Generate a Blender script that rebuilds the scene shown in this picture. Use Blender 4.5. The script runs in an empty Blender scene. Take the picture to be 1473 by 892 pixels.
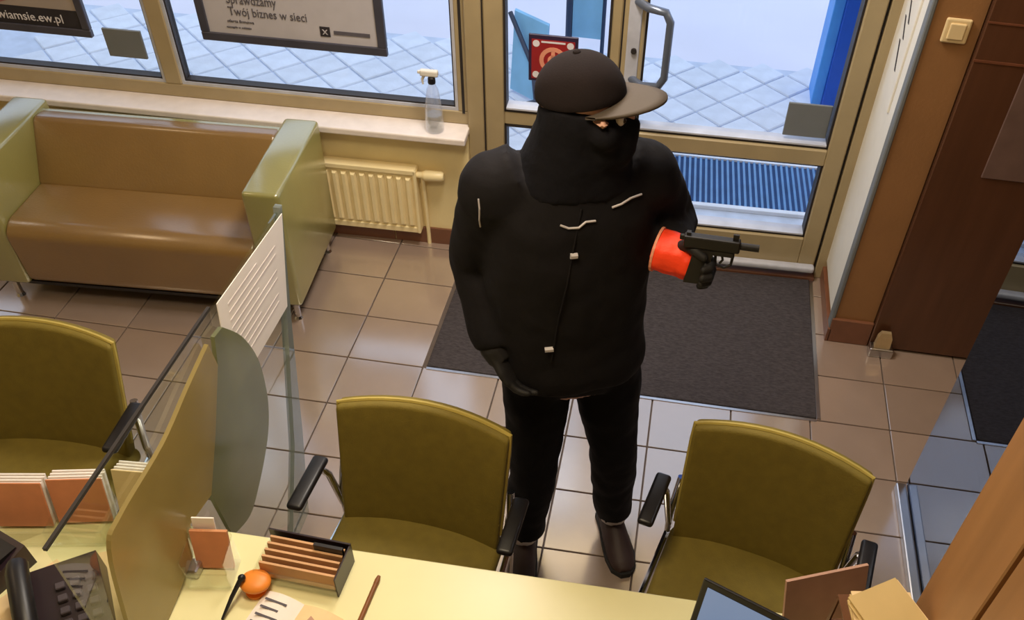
import bpy, bmesh, math, random
from mathutils import Vector, Matrix, noise
random.seed(7)
SC = bpy.context.scene
COL = SC.collection
PI = math.pi
R = math.radians

# ------------------------------------------------------------------ camera
W_PX, H_PX = 1473.0, 892.0
F_PX, CX, CY = 1317.9, 845.9, 516.8
cam_d = bpy.data.cameras.new('camera')
cam = bpy.data.objects.new('camera', cam_d)
COL.objects.link(cam)
SC.camera = cam
cam_d.sensor_fit = 'HORIZONTAL'
cam_d.sensor_width = 36.0
cam_d.lens = F_PX / W_PX * 36.0
cam_d.shift_x = (W_PX / 2 - CX) / W_PX
cam_d.shift_y = (CY - H_PX / 2) / W_PX
cam_d.clip_start = 0.02
yaw, pit, rol = 0.0847, 0.7790, 0.0724
fw = Vector((-math.sin(yaw) * math.cos(pit), math.cos(yaw) * math.cos(pit), -math.sin(pit)))
r0 = fw.cross(Vector((0, 0, 1))).normalized()
u0 = r0.cross(fw)
rr = math.cos(rol) * r0 + math.sin(rol) * u0
uu = -math.sin(rol) * r0 + math.cos(rol) * u0
mw = Matrix((rr, uu, -fw)).transposed().to_4x4()
mw.translation = Vector((1.184572, -2.50015, 2.645044))
cam.matrix_world = mw

# ------------------------------------------------------------------ world, exposure
world = bpy.data.worlds.new('world')
SC.world = world
world.use_nodes = True
wn = world.node_tree
bg = wn.nodes['Background']
bg.inputs[0].default_value = (0.70, 0.82, 1.0, 1)
bg.inputs[1].default_value = 1.45
vs = SC.view_settings
vs.view_transform = 'Standard'
vs.look = 'None'
vs.gamma = 1.0
vs.use_curve_mapping = False
vs.exposure = 0.0
try:
    SC.cycles.max_bounces = 10
    SC.cycles.diffuse_bounces = 5
    SC.cycles.transparent_max_bounces = 16
    SC.cycles.sample_clamp_indirect = 6
except Exception:
    pass

LAMPS = [(0.6, -1.35, 26, (1.0, 0.82, 0.55)), (0.75, 0.10, 42, (1.0, 0.90, 0.80)), (-1.9, -0.9, 6, (1.0, 0.70, 0.40)), (2.75, -0.4, 7, (1.0, 0.72, 0.42))]   # x, y, watts, colour of the unseen ceiling lights; second is added daylight fill

# ------------------------------------------------------------------ materials
def lin(c):
    return tuple(((v / 255.0) / 12.92 if v / 255.0 <= 0.04045 else ((v / 255.0 + 0.055) / 1.055) ** 2.4) for v in c)

def mat(name, rgb, rough=0.5, metal=0.0, var=0.12, scale=12.0, bump=0.0, bscale=60.0, spec=0.5, emit=None, estr=0.0, rand=0.0, stretch=None, coat=0.0):
    m = bpy.data.materials.new(name)
    m.use_nodes = True
    nt = m.node_tree
    b = nt.nodes['Principled BSDF']
    c = lin(rgb)
    tc = nt.nodes.new('ShaderNodeTexCoord')
    src = tc.outputs['Object']
    if stretch:
        mp = nt.nodes.new('ShaderNodeMapping')
        mp.inputs['Scale'].default_value = stretch
        nt.links.new(src, mp.inputs[0]); src = mp.outputs[0]
    n = nt.nodes.new('ShaderNodeTexNoise')
    n.inputs['Scale'].default_value = scale
    n.inputs['Detail'].default_value = 4
    nt.links.new(src, n.inputs['Vector'])
    r = nt.nodes.new('ShaderNodeValToRGB')
    r.color_ramp.elements[0].position = 0.3
    r.color_ramp.elements[1].position = 0.7
    r.color_ramp.elements[0].color = (*[v * (1 - var) for v in c], 1)
    r.color_ramp.elements[1].color = (*[min(1, v * (1 + var)) for v in c], 1)
    nt.links.new(n.outputs['Fac'], r.inputs[0])
    out = r.outputs[0]
    if rand > 0:
        oi = nt.nodes.new('ShaderNodeObjectInfo')
        mr = nt.nodes.new('ShaderNodeMapRange')
        mr.inputs['To Min'].default_value = 1 - rand
        mr.inputs['To Max'].default_value = 1 + rand
        nt.links.new(oi.outputs['Random'], mr.inputs['Value'])
        hs = nt.nodes.new('ShaderNodeHueSaturation')
        nt.links.new(mr.outputs[0], hs.inputs['Value'])
        nt.links.new(out, hs.inputs['Color'])
        out = hs.outputs[0]
    nt.links.new(out, b.inputs['Base Color'])
    b.inputs['Roughness'].default_value = rough
    b.inputs['Metallic'].default_value = metal
    b.inputs['Specular IOR Level'].default_value = spec
    b.inputs['Coat Weight'].default_value = coat
    if bump > 0:
        n2 = nt.nodes.new('ShaderNodeTexNoise')
        n2.inputs['Scale'].default_value = bscale
        n2.inputs['Detail'].default_value = 5
        nt.links.new(src, n2.inputs['Vector'])
        bp = nt.nodes.new('ShaderNodeBump')
        bp.inputs['Strength'].default_value = bump
        bp.inputs['Distance'].default_value = 0.01
        nt.links.new(n2.outputs['Fac'], bp.inputs['Height'])
        nt.links.new(bp.outputs[0], b.inputs['Normal'])
    if emit:
        b.inputs['Emission Color'].default_value = (*lin(emit), 1)
        b.inputs['Emission Strength'].default_value = estr
    return m

def glass_mat(name, tint=(1, 1, 1), gloss=1.0, rough=0.0, base=0.04, diff=0.0, dcol=(1, 1, 1)):
    """thin pane: transparent + fresnel gloss (+ frosted diffuse share)"""
    m = bpy.data.materials.new(name); m.use_nodes = True
    nt = m.node_tree
    nt.nodes.remove(nt.nodes['Principled BSDF'])
    o = nt.nodes['Material Output']
    t = nt.nodes.new('ShaderNodeBsdfTransparent'); t.inputs[0].default_value = (*tint, 1)
    g = nt.nodes.new('ShaderNodeBsdfGlossy'); g.inputs['Roughness'].default_value = rough
    g.inputs['Color'].default_value = (*(gloss if isinstance(gloss, tuple) else (gloss,) * 3), 1)
    lw = nt.nodes.new('ShaderNodeFresnel'); lw.inputs['IOR'].default_value = 1.5
    ad = nt.nodes.new('ShaderNodeMath'); ad.operation = 'ADD'; ad.use_clamp = True; ad.inputs[1].default_value = base
    ge = nt.nodes.new('ShaderNodeNewGeometry')
    bf = nt.nodes.new('ShaderNodeMath'); bf.operation = 'SUBTRACT'; bf.inputs[0].default_value = 1.0
    nt.links.new(ge.outputs['Backfacing'], bf.inputs[1])
    fm_ = nt.nodes.new('ShaderNodeMath'); fm_.operation = 'MULTIPLY'
    nt.links.new(lw.outputs[0], ad.inputs[0])
    nt.links.new(ad.outputs[0], fm_.inputs[0]); nt.links.new(bf.outputs[0], fm_.inputs[1])
    mx = nt.nodes.new('ShaderNodeMixShader')
    nt.links.new(fm_.outputs[0], mx.inputs[0])
    if diff > 0:
        d = nt.nodes.new('ShaderNodeBsdfDiffuse')
        nz = nt.nodes.new('ShaderNodeTexNoise'); nz.inputs['Scale'].default_value = 6
        tcn = nt.nodes.new('ShaderNodeTexCoord'); nt.links.new(tcn.outputs['Object'], nz.inputs['Vector'])
        rp = nt.nodes.new('ShaderNodeValToRGB')
        rp.color_ramp.elements[0].color = (*[v * .85 for v in dcol], 1); rp.color_ramp.elements[1].color = (*[min(1, v * 1.15) for v in dcol], 1)
        nt.links.new(nz.outputs['Fac'], rp.inputs[0]); nt.links.new(rp.outputs[0], d.inputs[0])
        tl = nt.nodes.new('ShaderNodeBsdfTranslucent'); nt.links.new(rp.outputs[0], tl.inputs[0])
        md = nt.nodes.new('ShaderNodeMixShader'); md.inputs[0].default_value = .45
        nt.links.new(d.outputs[0], md.inputs[1]); nt.links.new(tl.outputs[0], md.inputs[2])
        m2 = nt.nodes.new('ShaderNodeMixShader'); m2.inputs[0].default_value = diff
        nt.links.new(t.outputs[0], m2.inputs[1]); nt.links.new(md.outputs[0], m2.inputs[2])
        nt.links.new(m2.outputs[0], mx.inputs[1])
    else:
        nt.links.new(t.outputs[0], mx.inputs[1])
    nt.links.new(g.outputs[0], mx.inputs[2])
    nt.links.new(mx.outputs[0], o.inputs[0])
    return m

M = {}
M['tile'] = mat('glazed_floor_tile', (156, 136, 122), .35, var=.07, scale=5, bump=.03, bscale=40, rand=.05, coat=1.0)
_tb = M['tile'].node_tree.nodes['Principled BSDF']; _tb.inputs['Coat IOR'].default_value = 2.8; _tb.inputs['Coat Roughness'].default_value = .16
M['grout'] = mat('tile_grout', (92, 80, 72), .8)
M['plaster'] = mat('warm_plaster', (236, 218, 166), .8, var=.05, scale=6, bump=.08, bscale=90)
M['ochre'] = mat('ochre_plaster', (146, 104, 62), .7, var=.06, scale=5, bump=.08, bscale=90)
M['white'] = mat('white_plaster', (226, 222, 212), .6, var=.03)
M['ceil'] = mat('ceiling_paint', (232, 226, 214), .9, var=.03)
M['frame'] = mat('beige_aluminium_frame', (168, 150, 114), .42, var=.06, scale=8)
M['frame_d'] = mat('frame_gasket_rubber', (40, 34, 32), .6)
M['frame_l'] = mat('bright_glazing_bead', (188, 190, 200), .35)
M['sill'] = mat('pale_stone_sill', (236, 226, 220), .25, var=.05, scale=20)
M['basetile'] = mat('brown_skirting_tile', (118, 76, 54), .35, var=.1)
M['mat'] = mat('ribbed_charcoal_carpet', (66, 60, 62), .95, var=.35, scale=55, bump=.6, bscale=180, stretch=(1, 3, 1))
M['steel'] = mat('brushed_steel', (190, 190, 195), .28, metal=1, var=.05)
M['chrome'] = mat('polished_chrome', (210, 210, 214), .12, metal=1, var=.03)
M['handle'] = mat('grey_blue_handle_metal', (112, 122, 142), .3, metal=.6, var=.05)
M['glass'] = glass_mat('window_glass', (.97, .98, 1.0), base=.0)
M['screen_glass'] = glass_mat('clear_counter_glass', (.93, .97, .94), base=.03)
M['glass_edge'] = glass_mat('grey_glass_edge', (.75, .80, .80), base=.06, diff=.6, dcol=(.34, .38, .35))
M['frost'] = glass_mat('olive_frosted_acrylic', (.85, .80, .6), base=.02, rough=.25, diff=.80, dcol=lin((184, 164, 104)))
M['frost2'] = glass_mat('green_frosted_acrylic', (.7, .75, .6), base=.02, rough=.2, diff=.72, dcol=lin((140, 142, 102)))
M['acrylic'] = glass_mat('clear_acrylic', (.95, .96, .94), base=.05)
M['mirror'] = glass_mat('dark_reflecting_glass', (.12, .13, .16), base=.46, gloss=(.44, .49, .58))
M['brown'] = mat('glossy_redbrown_door', (88, 57, 40), .22, var=.12, scale=3, stretch=(6, 6, .6))
M['brown_glint'] = mat('painted_door_reflection', (116, 72, 52), .2)
M['greyplate'] = mat('satin_grey_plate', (112, 116, 118), .5, var=.04)
M['switch'] = mat('cream_switch_plastic', (232, 208, 160), .4, var=.03)
M['rad'] = mat('cream_radiator_enamel', (246, 228, 178), .35, var=.03)
M['sofa_warm_lit'] = mat('sage_leatherette_warm_lit', (134, 102, 54), .40, var=.08, scale=4, bump=.1, bscale=120, coat=.6)  # same cover as the arms, with the warm light painted into its colour
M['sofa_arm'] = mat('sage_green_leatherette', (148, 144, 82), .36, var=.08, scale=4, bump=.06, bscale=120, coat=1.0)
for k_ in ('sofa_warm_lit', 'sofa_arm'):
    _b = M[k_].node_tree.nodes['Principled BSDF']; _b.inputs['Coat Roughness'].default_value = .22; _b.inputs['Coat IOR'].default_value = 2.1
M['chair'] = mat('olive_chair_fabric', (118, 102, 34), .75, var=.08, scale=30, bump=.15, bscale=300)
M['chair_edge'] = mat('pale_olive_piping', (176, 156, 76), .6)
M['chair_black'] = mat('black_plastic', (22, 20, 24), .4)
M['desk'] = mat('pale_yellow_laminate', (232, 226, 176), .30, var=.03, scale=6)
M['desk_side'] = mat('beige_laminate', (206, 178, 120), .5, var=.05)
M['wood'] = mat('light_oak_panel', (156, 112, 70), .45, var=.10, scale=3, stretch=(8, 8, .5))
M['wood_d'] = mat('dark_oak_edge', (104, 68, 42), .5, var=.12, scale=3, stretch=(8, 8, .5))
M['paper'] = mat('white_paper', (240, 232, 226), .75, var=.03)
M['paper_warm'] = mat('cream_paper', (236, 208, 160), .8, var=.05)
M['paper_pink'] = mat('salmon_paper', (214, 140, 100), .7, var=.15, scale=9)
M['paper_red'] = mat('rust_paper', (190, 146, 122), .6, var=.15, scale=9)
M['ink'] = mat('grey_print', (88, 84, 92), .8)
M['ink_dark'] = mat('black_print', (38, 34, 40), .7)
M['ink_white'] = mat('white_print', (220, 216, 220), .7)
M['poster'] = mat('poster_paper_grey', (190, 186, 192), .5, var=.04)
M['poster_warm'] = mat('poster_paper_warm', (170, 158, 150), .5, var=.10, scale=3)
M['poster_red'] = mat('poster_dull_red', (150, 92, 90), .5, var=.2, scale=4)
M['poster_frame'] = mat('dark_grey_poster_frame', (66, 66, 78), .35)
M['red_sign'] = mat('dark_red_sign', (150, 30, 34), .5)
M['pink'] = mat('salmon_sign_print', (228, 150, 120), .6)
M['signedge'] = mat('navy_sign_border', (44, 30, 60), .5)
M['snow'] = mat('pale_overcast_street', (222, 222, 236), .9, var=.03, scale=1.5)
M['paver'] = mat('pale_blue_grey_paver', (214, 222, 236), .85, var=.08, scale=9, bump=.2, bscale=50, rand=.05)
M['joint'] = mat('paver_joint_sand', (192, 204, 224), .95, var=.1)
M['grate'] = mat('blue_steel_grate', (92, 138, 190), .5, var=.08)
M['grate_d'] = mat('dark_grate_pit', (40, 74, 122), .9)
M['blue_lit'] = mat('blue_enamel_lit', (70, 150, 232), .5, var=.05)
M['blue_shaded'] = mat('blue_enamel_shaded', (12, 78, 184), .5, var=.05)
M['sheet_blue'] = mat('pale_blue_sheet', (128, 186, 226), .6, var=.12, scale=5)
M['dark_blue'] = mat('dark_blue_tube', (36, 54, 84), .5)
M['facade'] = mat('pale_facade', (214, 214, 226), .9)
M['jacket'] = mat('black_softshell', (14, 11, 15), .85, var=.25, scale=5, bump=.25, bscale=26, spec=.25)
M['hood'] = mat('navy_black_fleece', (13, 12, 19), .9, var=.2, scale=7, bump=.2, bscale=60, spec=.2)
M['trouser'] = mat('black_trouser_cloth', (13, 11, 15), .85, var=.2, scale=6, bump=.25, bscale=30, spec=.2)
M['cap'] = mat('black_cap_cotton', (30, 23, 25), .9, var=.12, scale=14, bump=.1, bscale=250, spec=.2)
M['brim'] = mat('dark_olive_brim', (72, 62, 54), .75, var=.08)
M['skin'] = mat('light_skin', (196, 150, 130), .55, var=.05)
M['shoe'] = mat('dark_brown_shoe', (52, 34, 32), .6, var=.15)
M['sole'] = mat('black_rubber_sole', (26, 24, 24), .8)
M['sock'] = mat('white_sock', (214, 206, 200), .85)
M['glove_o'] = mat('orange_glove', (255, 62, 16), .55, var=.08, scale=20, bump=.1, bscale=200)
M['glove_b'] = mat('black_glove', (14, 11, 14), .7)
M['reflect'] = mat('grey_reflective_piping', (196, 190, 196), .5)
M['gun'] = mat('black_gunmetal', (20, 17, 18), .5, metal=.2)
M['eye'] = mat('eye_white', (225, 220, 215), .3)
M['iris'] = mat('dark_iris', (46, 32, 24), .3)
M['plastic_clear'] = glass_mat('clear_bottle_plastic', (.96, .97, 1.0), base=.06, diff=.22, dcol=(.8, .82, .86))
M['orange'] = mat('orange_plastic', (236, 140, 50), .45)
M['brown_pen'] = mat('brown_pen_plastic', (130, 78, 32), .4)
M['screen'] = mat('lit_blue_screen', (20, 24, 30), .3, emit=(150, 172, 208), estr=.55)
M['lamp'] = mat('lamp_diffuser', (250, 240, 220), .6, emit=(255, 226, 180), estr=1.5)
M['phone'] = mat('black_phone_plastic', (38, 24, 34), .35)
M['tray'] = mat('smoke_brown_tray', (104, 66, 40), .4)

# ------------------------------------------------------------------ helpers
def link(o, parent=None):
    COL.objects.link(o)
    if parent is not None:
        o.parent = parent
    return o

class MB:
    """collects shapes into one bmesh"""
    def __init__(s): s.b = bmesh.new()
    def box(s, x0, x1, y0, y1, z0, z1, bev=0.0, seg=1, M4=None):
        t = bmesh.new()
        vs_ = [t.verts.new((x, y, z)) for x in (x0, x1) for y in (y0, y1) for z in (z0, z1)]
        for f in ((0, 1, 3, 2), (4, 6, 7, 5), (0, 4, 5, 1), (2, 3, 7, 6), (0, 2, 6, 4), (1, 5, 7, 3)):
            t.faces.new([vs_[i] for i in f])
        bmesh.ops.recalc_face_normals(t, faces=t.faces)
        if bev > 0:
            bmesh.ops.bevel(t, geom=list(t.edges), offset=bev, segments=seg, affect='EDGES', profile=.5)
        s.add(t, M4)
        return s
    def add(s, t, M4=None):
        if M4 is not None: bmesh.ops.transform(t, matrix=M4, verts=t.verts)
        me = bpy.data.meshes.new('tmp'); t.to_mesh(me); t.free()
        s.b.from_mesh(me); bpy.data.meshes.remove(me)
    def loft(s, rings, cap=True, closed=True):
        """rings: list of lists of points"""
        b = s.b; vr = [[b.verts.new(p) for p in r_] for r_ in rings]
        n = len(vr[0])
        for a, c in zip(vr, vr[1:]):
            for i in range(n if closed else n - 1):
                j = (i + 1) % n
                b.faces.new((a[i], a[j], c[j], c[i]))
        if cap:
            b.faces.new(list(reversed(vr[0]))); b.faces.new(vr[-1])
        return s
    def tube(s, pts, rad, n=10, cap=True, flat=1.0):
        pts = [Vector(p) for p in pts]
        rads = rad if isinstance(rad, (list, tuple)) else [rad] * len(pts)
        rings = []; pu = None
        for i, p in enumerate(pts):
            if i == 0: d = pts[1] - p
            elif i == len(pts) - 1: d = p - pts[i - 1]
            else: d = (pts[i + 1] - p).normalized() + (p - pts[i - 1]).normalized()
            d.normalize()
            if pu is None:
                a = Vector((0, 0, 1)) if abs(d.z) < .9 else Vector((1, 0, 0))
                pu = (a - d * a.dot(d)).normalized()
            else:
                pu = (pu - d * pu.dot(d)).normalized()
            v = d.cross(pu)
            rings.append([p + (pu * math.cos(2 * PI * k / n) + v * math.sin(2 * PI * k / n) * flat) * rads[i] for k in range(n)])
        return s.loft(rings, cap)
    def ball(s, c, r, seg=16, rg=10):
        t = bmesh.new()
        bmesh.ops.create_uvsphere(t, u_segments=seg, v_segments=rg, radius=1)
        sc = r if isinstance(r, (tuple, list)) else (r, r, r)
        s.add(t, Matrix.Translation(c) @ Matrix.Diagonal((*sc, 1)))
        return s
    def disc(s, c, r, h, n=24, axis='z', r2=None):
        r2 = r if r2 is None else r2
        c = Vector(c)
        def ring(q, rad):
            o = []
            for k in range(n):
                a = 2 * PI * k / n; x, y = math.cos(a) * rad, math.sin(a) * rad
                o.append(c + (Vector((x, y, q)) if axis == 'z' else Vector((x, q, -y)) if axis == 'y' else Vector((q, x, y))))
            return o
        return s.loft([ring(0, r), ring(h, r2)])
    def prism(s, poly, ext):
        """poly: list of 3D points, ext: vector"""
        e = Vector(ext)
        return s.loft([[Vector(p) for p in poly], [Vector(p) + e for p in poly]])
    def build(s, name, m, parent=None, loc=(0, 0, 0), rot=(0, 0, 0), smooth=False):
        bmesh.ops.recalc_face_normals(s.b, faces=s.b.faces)
        me = bpy.data.meshes.new(name); s.b.to_mesh(me); s.b.free()
        if smooth:
            for p in me.polygons: p.use_smooth = True
        me.materials.append(M[m] if isinstance(m, str) else m)
        o = bpy.data.objects.new(name, me)
        o.location = loc; o.rotation_euler = rot
        return link(o, parent)

def smooth_by_angle(o, ang=40):
    me = o.data
    for p in me.polygons: p.use_smooth = True
    try: me.set_sharp_from_angle(angle=R(ang))
    except Exception: pass
    return o

def tag(o, label=None, cat=None, group=None, kind=None):
    if label: o['label'] = label
    if cat: o['category'] = cat
    if group: o['group'] = group
    if kind: o['kind'] = kind
    return o

def thing(name, label, cat, loc=(0, 0, 0), rz=0, group=None):
    o = bpy.data.objects.new(name, None)
    o.empty_display_size = .1
    o.location = loc; o.rotation_euler = (0, 0, rz)
    link(o)
    return tag(o, label, cat, group)

def struct(o): o['kind'] = 'structure'; return o

def children(o): return [c for c in COL.objects if c.parent == o]
def copy_tree(o, parent=None):
    c = o.copy(); COL.objects.link(c); c.parent = parent
    for ch in children(o): copy_tree(ch, c)
    return c

def arc(c, r, a0, a1, n, z=0):
    return [(c[0] + r * math.cos(R(a0 + (a1 - a0) * i / n)), c[1] + r * math.sin(R(a0 + (a1 - a0) * i / n)), z) for i in range(n + 1)]

def text_obj(name, body, size, m, parent, loc, rot, ext=.0008, align='LEFT', sx=1.0):
    cu = bpy.data.curves.new(name, 'FONT'); cu.body = body; cu.size = size; cu.extrude = ext; cu.align_x = align
    cu.resolution_u = 2
    to = bpy.data.objects.new(name + '_tmp', cu); COL.objects.link(to)
    dg = bpy.context.evaluated_depsgraph_get()
    me = bpy.data.meshes.new_from_object(to.evaluated_get(dg))
    bpy.data.objects.remove(to); bpy.data.curves.remove(cu)
    me.materials.clear(); me.materials.append(M[m])
    me.name = name
    o = bpy.data.objects.new(name, me); o.location = loc; o.rotation_euler = rot; o.scale = (sx, 1, 1)
    return link(o, parent)

def remesh(mb, name, m, parent, voxel=.012, smooth=6, sub=0, disp=None, origin=(0, 0, 0)):
    """union of overlapping shapes into one continuous skin"""
    bmesh.ops.recalc_face_normals(mb.b, faces=mb.b.faces)
    me = bpy.data.meshes.new('tmp'); mb.b.to_mesh(me); mb.b.free()
    o = bpy.data.objects.new('tmp', me); COL.objects.link(o)
    md = o.modifiers.new('r', 'REMESH'); md.mode = 'VOXEL'; md.voxel_size = voxel
    if smooth:
        sm = o.modifiers.new('s', 'SMOOTH'); sm.factor = .5; sm.iterations = smooth
    dg = bpy.context.evaluated_depsgraph_get()
    me2 = bpy.data.meshes.new_from_object(o.evaluated_get(dg))
    bpy.data.objects.remove(o); bpy.data.meshes.remove(me)
    me2.name = name
    org = Vector(origin)
    if disp:
        amp, fr = disp
        nrm = [v.normal.copy() for v in me2.vertices]
        for v, nn in zip(me2.vertices, nrm):
            q = v.co * fr
            v.co += nn * amp * (noise.noise(q) + .5 * noise.noise(q * 2.1))
    for v in me2.vertices: v.co -= org
    for p in me2.polygons: p.use_smooth = True
    me2.materials.clear(); me2.materials.append(M[m])
    out = bpy.data.objects.new(name, me2)
    if parent is None: out.location = org
    return link(out, parent)

# wall frame: s runs along the window wall, o is outward, z up
WO = Vector((1.83, .92, 0)); WR = R(2.2)
def W(s, o, z):
    return Vector((WO.x + math.cos(WR) * s - math.sin(WR) * o, WO.y + math.sin(WR) * s + math.cos(WR) * o, z))
def wb(mb, name, m, parent=None, smooth=False):
    """build in wall coordinates; root objects carry the wall's place and angle"""
    if parent is None: return mb.build(name, m, None, WO, (0, 0, WR), smooth)
    return mb.build(name, m, parent, (0, 0, 0), (0, 0, 0), smooth)
def wthing(name, label, cat, group=None):
    return thing(name, label, cat, WO, WR, group)

# ------------------------------------------------------------------ floor
TX, TY = .31, .2533
floor = struct(MB().box(-4.2, 3.8, -4.2, .96, -.10, -.008).build('floor', 'grout'))
tile_me = None
MATX0, MATX1, MATY0, MATY1 = .325, 1.885, .005, .885
for j in range(-6, 4):
    for i in range(-9, 11):
        x0, y0 = i * TX, j * TY
        x1, y1 = x0 + TX, y0 + TY
        if y0 > .93: continue
        if x1 < -2.6 or x0 > 3.2: continue
        if x0 > MATX0 - .02 and x1 < MATX1 + .02 and y0 > MATY0 - .02 and y1 < MATY1 + .02: continue
        if tile_me is None:
            o = MB().box(.0025, TX - .0025, .0025, TY - .0025, -.02, 0, bev=.0015).build('tile', 'tile', floor, (x0, y0, 0))
            tile_me = o.data
        else:
            o = bpy.data.objects.new('tile', tile_me); o.location = (x0, y0, 0); link(o, floor)
far = MB()
for (a, b_, c, d) in ((-4.2, -9 * TX, -4.2, .96), (11 * TX, 3.8, -4.2, .96), (-9 * TX, 11 * TX, -4.2, -6 * TY)):
    i = a
    far.box(a, b_, c, d, -.02, -.001)
o = far.build('tiled_margin', 'tile', floor); o['kind'] = 'stuff'

# ------------------------------------------------------------------ room shell
CE = 2.85
struct(MB().box(-4.2, 3.8, -4.2, 1.3, CE, CE + .1).build('ceiling', 'ceil'))
struct(MB().box(-4.3, -4.1, -4.2, 1.2, 0, CE).build('wall_left', 'plaster'))
struct(MB().box(-4.2, 3.9, -4.3, -4.1, 0, CE).build('wall_back', 'plaster'))
struct(MB().box(3.6, 3.8, -4.2, .6, 0, CE).build('wall_right', 'ochre'))
# parapet under the window, pier above etc. (window wall)
wall = wb(MB().box(-6.2, -1.505, -.05, .12, 0, .60), 'wall_front', 'plaster'); struct(wall)
wb(MB().box(-6.2, -1.505, -.05, .12, 2.45, CE), 'lintel', 'plaster', wall)
wb(MB().box(-1.505, .14, -.02, .12, 2.35, CE), 'door_lintel', 'plaster', wall)
b_ = MB()
for i in range(16):
    b_.box(-6.2 + i * .31, -6.2 + i * .31 + .305, -.06, -.05, 0, .085, bev=.001)
struct(wb(b_, 'baseboard_front', 'basetile'))
# window sill
s_ = MB().box(-6.2, -1.50, -.135, .0, .578, .608, bev=.006, seg=2)
struct(wb(s_, 'trim_1', 'sill'))

# ------------------------------------------------------------------ window
win = wthing('window_1', 'wide beige framed shop window above the sofa', 'window'); win['kind'] = 'structure'
del win['category']
f = MB()
f.box(-4.6, -1.505, -.01, .06, .608, .668, bev=.004)
f.box(-4.6, -1.505, -.01, .06, 2.39, 2.45, bev=.004)
f.box(-1.548, -1.505, -.01, .06, .668, 2.39, bev=.004)
f.box(-2.792, -2.722, -.012, .06, .668, 2.39, bev=.004)
f.box(-4.6, -4.5, -.01, .06, .668, 2.39)
wb(f, 'window_frame', 'frame', win)
bd = MB()
for (a, b) in ((-4.5, -2.792), (-2.722, -1.548)):
    bd.box(a, b, -.006, .05, .668, .681); bd.box(a, a + .012, -.006, .05, .681, 2.39); bd.box(b - .012, b, -.006, .05, .681, 2.39)
wb(bd, 'glazing_bead', 'frame_l', win)
gk = MB()
for (a, b) in ((-4.5, -2.792), (-2.722, -1.548)):
    gk.box(a + .012, b - .012, .0, .04, .681, .688); gk.box(b - .018, b - .012, .0, .04, .688, 2.39); gk.box(a + .012, a + .018, .0, .04, .688, 2.39)
wb(gk, 'gasket', 'frame_d', win)
wb(MB().box(-1.530, -1.519, -.013, -.009, .66, 2.4), 'gasket', 'frame_d', win)
for (a, b) in ((-4.5, -2.792), (-2.722, -1.548)):
    wb(MB().box(a + .018, b - .018, .022, .028, .688, 2.385), 'pane', 'glass', win)

# ------------------------------------------------------------------ door
door = wthing('door_1', 'beige framed glazed entrance door with side panel', 'door'); door['kind'] = 'structure'
del door['category']
f = MB()
f.box(-1.505, -1.438, -.03, .09, 0, 2.35, bev=.004)          # fixed post beside window
f.box(.075, .135, -.03, .09, 0, 2.35, bev=.004)               # hinge side post
f.box(-1.438, .075, -.03, .09, 2.28, 2.35, bev=.004)
wb(f, 'door_frame', 'frame', door)
f = MB()                                                        # side panel
f.box(-1.432, -1.352, -.02, .05, .02, 2.275, bev=.005)
f.box(-.935, -.895, -.02, .05, .02, 2.275, bev=.005)
f.box(-1.352, -.935, -.02, .05, .635, .695, bev=.004)
f.box(-1.352, -.935, -.02, .05, .02, .22, bev=.004)
f.box(-1.352, -.935, -.02, .05, 2.2, 2.275, bev=.004)
wb(f, 'side_panel_frame', 'frame', door)
lf = MB()
lf.box(-.888, -.806, -.035, .05, .05, 2.275, bev=.005)
lf.box(-.012, .062, -.035, .05, .05, 2.275, bev=.005)
lf.box(-.806, -.012, -.035, .05, .588, .662, bev=.005)
lf.box(-.806, -.012, -.035, .05, .05, .215, bev=.005)
lf.box(-.806, -.012, -.035, .05, 2.2, 2.275, bev=.005)
leaf = wb(lf, 'door_leaf', 'frame', door)
gk = MB()
for (a, b, c, d) in ((-.806, -.012, .662, 2.2), (-.806, -.012, .215, .588), (-1.352, -.935, .695, 2.2), (-1.352, -.935, .22, .635)):
    gk.box(a, b, -.022, .04, c, c + .012); gk.box(a, a + .009, -.022, .04, c, d); gk.box(b - .009, b, -.022, .04, c, d)
    gk.box(a, b, -.022, .04, d - .009, d)
wb(gk, 'gasket', 'frame_d', door)
bd = MB()
for (a, b, c, d) in ((-.806, -.012, .662, 2.2), (-.806, -.012, .215, .588), (-1.352, -.935, .695, 2.2)):
    bd.box(a + .009, b - .009, -.026, .04, c + .012, c + .019)
wb(bd, 'glazing_bead', 'frame_l', door)
wb(MB().box(-.8955, -.8885, -.012, .05, .02, 2.275), 'gasket', 'frame_d', door)
wb(MB().box(.063, .072, -.015, .05, .02, 2.275), 'gasket', 'frame_d', door)
wb(MB().box(-1.4375, -1.4325, -.015, .05, .02, 2.275), 'gasket', 'frame_d', door)
for (a, b, c, d) in ((-.798, -.02, .684, 2.19), (-.798, -.02, .225, .58), (-1.344, -.943, .70, 2.19), (-1.344, -.943, .23, .63)):
    wb(MB().box(a, b, .008, .014, c, d), 'pane', 'glass', door)
th = MB().box(-.888, .062, -.075, -.035, .052, .085, bev=.012, seg=3)
wb(th, 'weather_strip', 'frame_l', leaf)
wb(MB().box(-1.43, .075, -.06, .05, 0, .02, bev=.003), 'threshold', 'basetile', door)
h = MB()
h.tube([(-.845, -.03, 1.21), (-.80, -.085, 1.21), (-.735, -.10, 1.205), (-.715, -.105, 1.17), (-.715, -.105, .95), (-.735, -.10, .91), (-.80, -.085, .90), (-.845, -.03, .90)], .0155, 12)
smooth_by_angle(wb(h, 'pull_handle', 'handle', leaf), 60)
h = MB(); h.box(-.872, -.822, -.042, -.034, .86, 1.25, bev=.003)
wb(h, 'handle_plate', 'frame_l', leaf)
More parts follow.
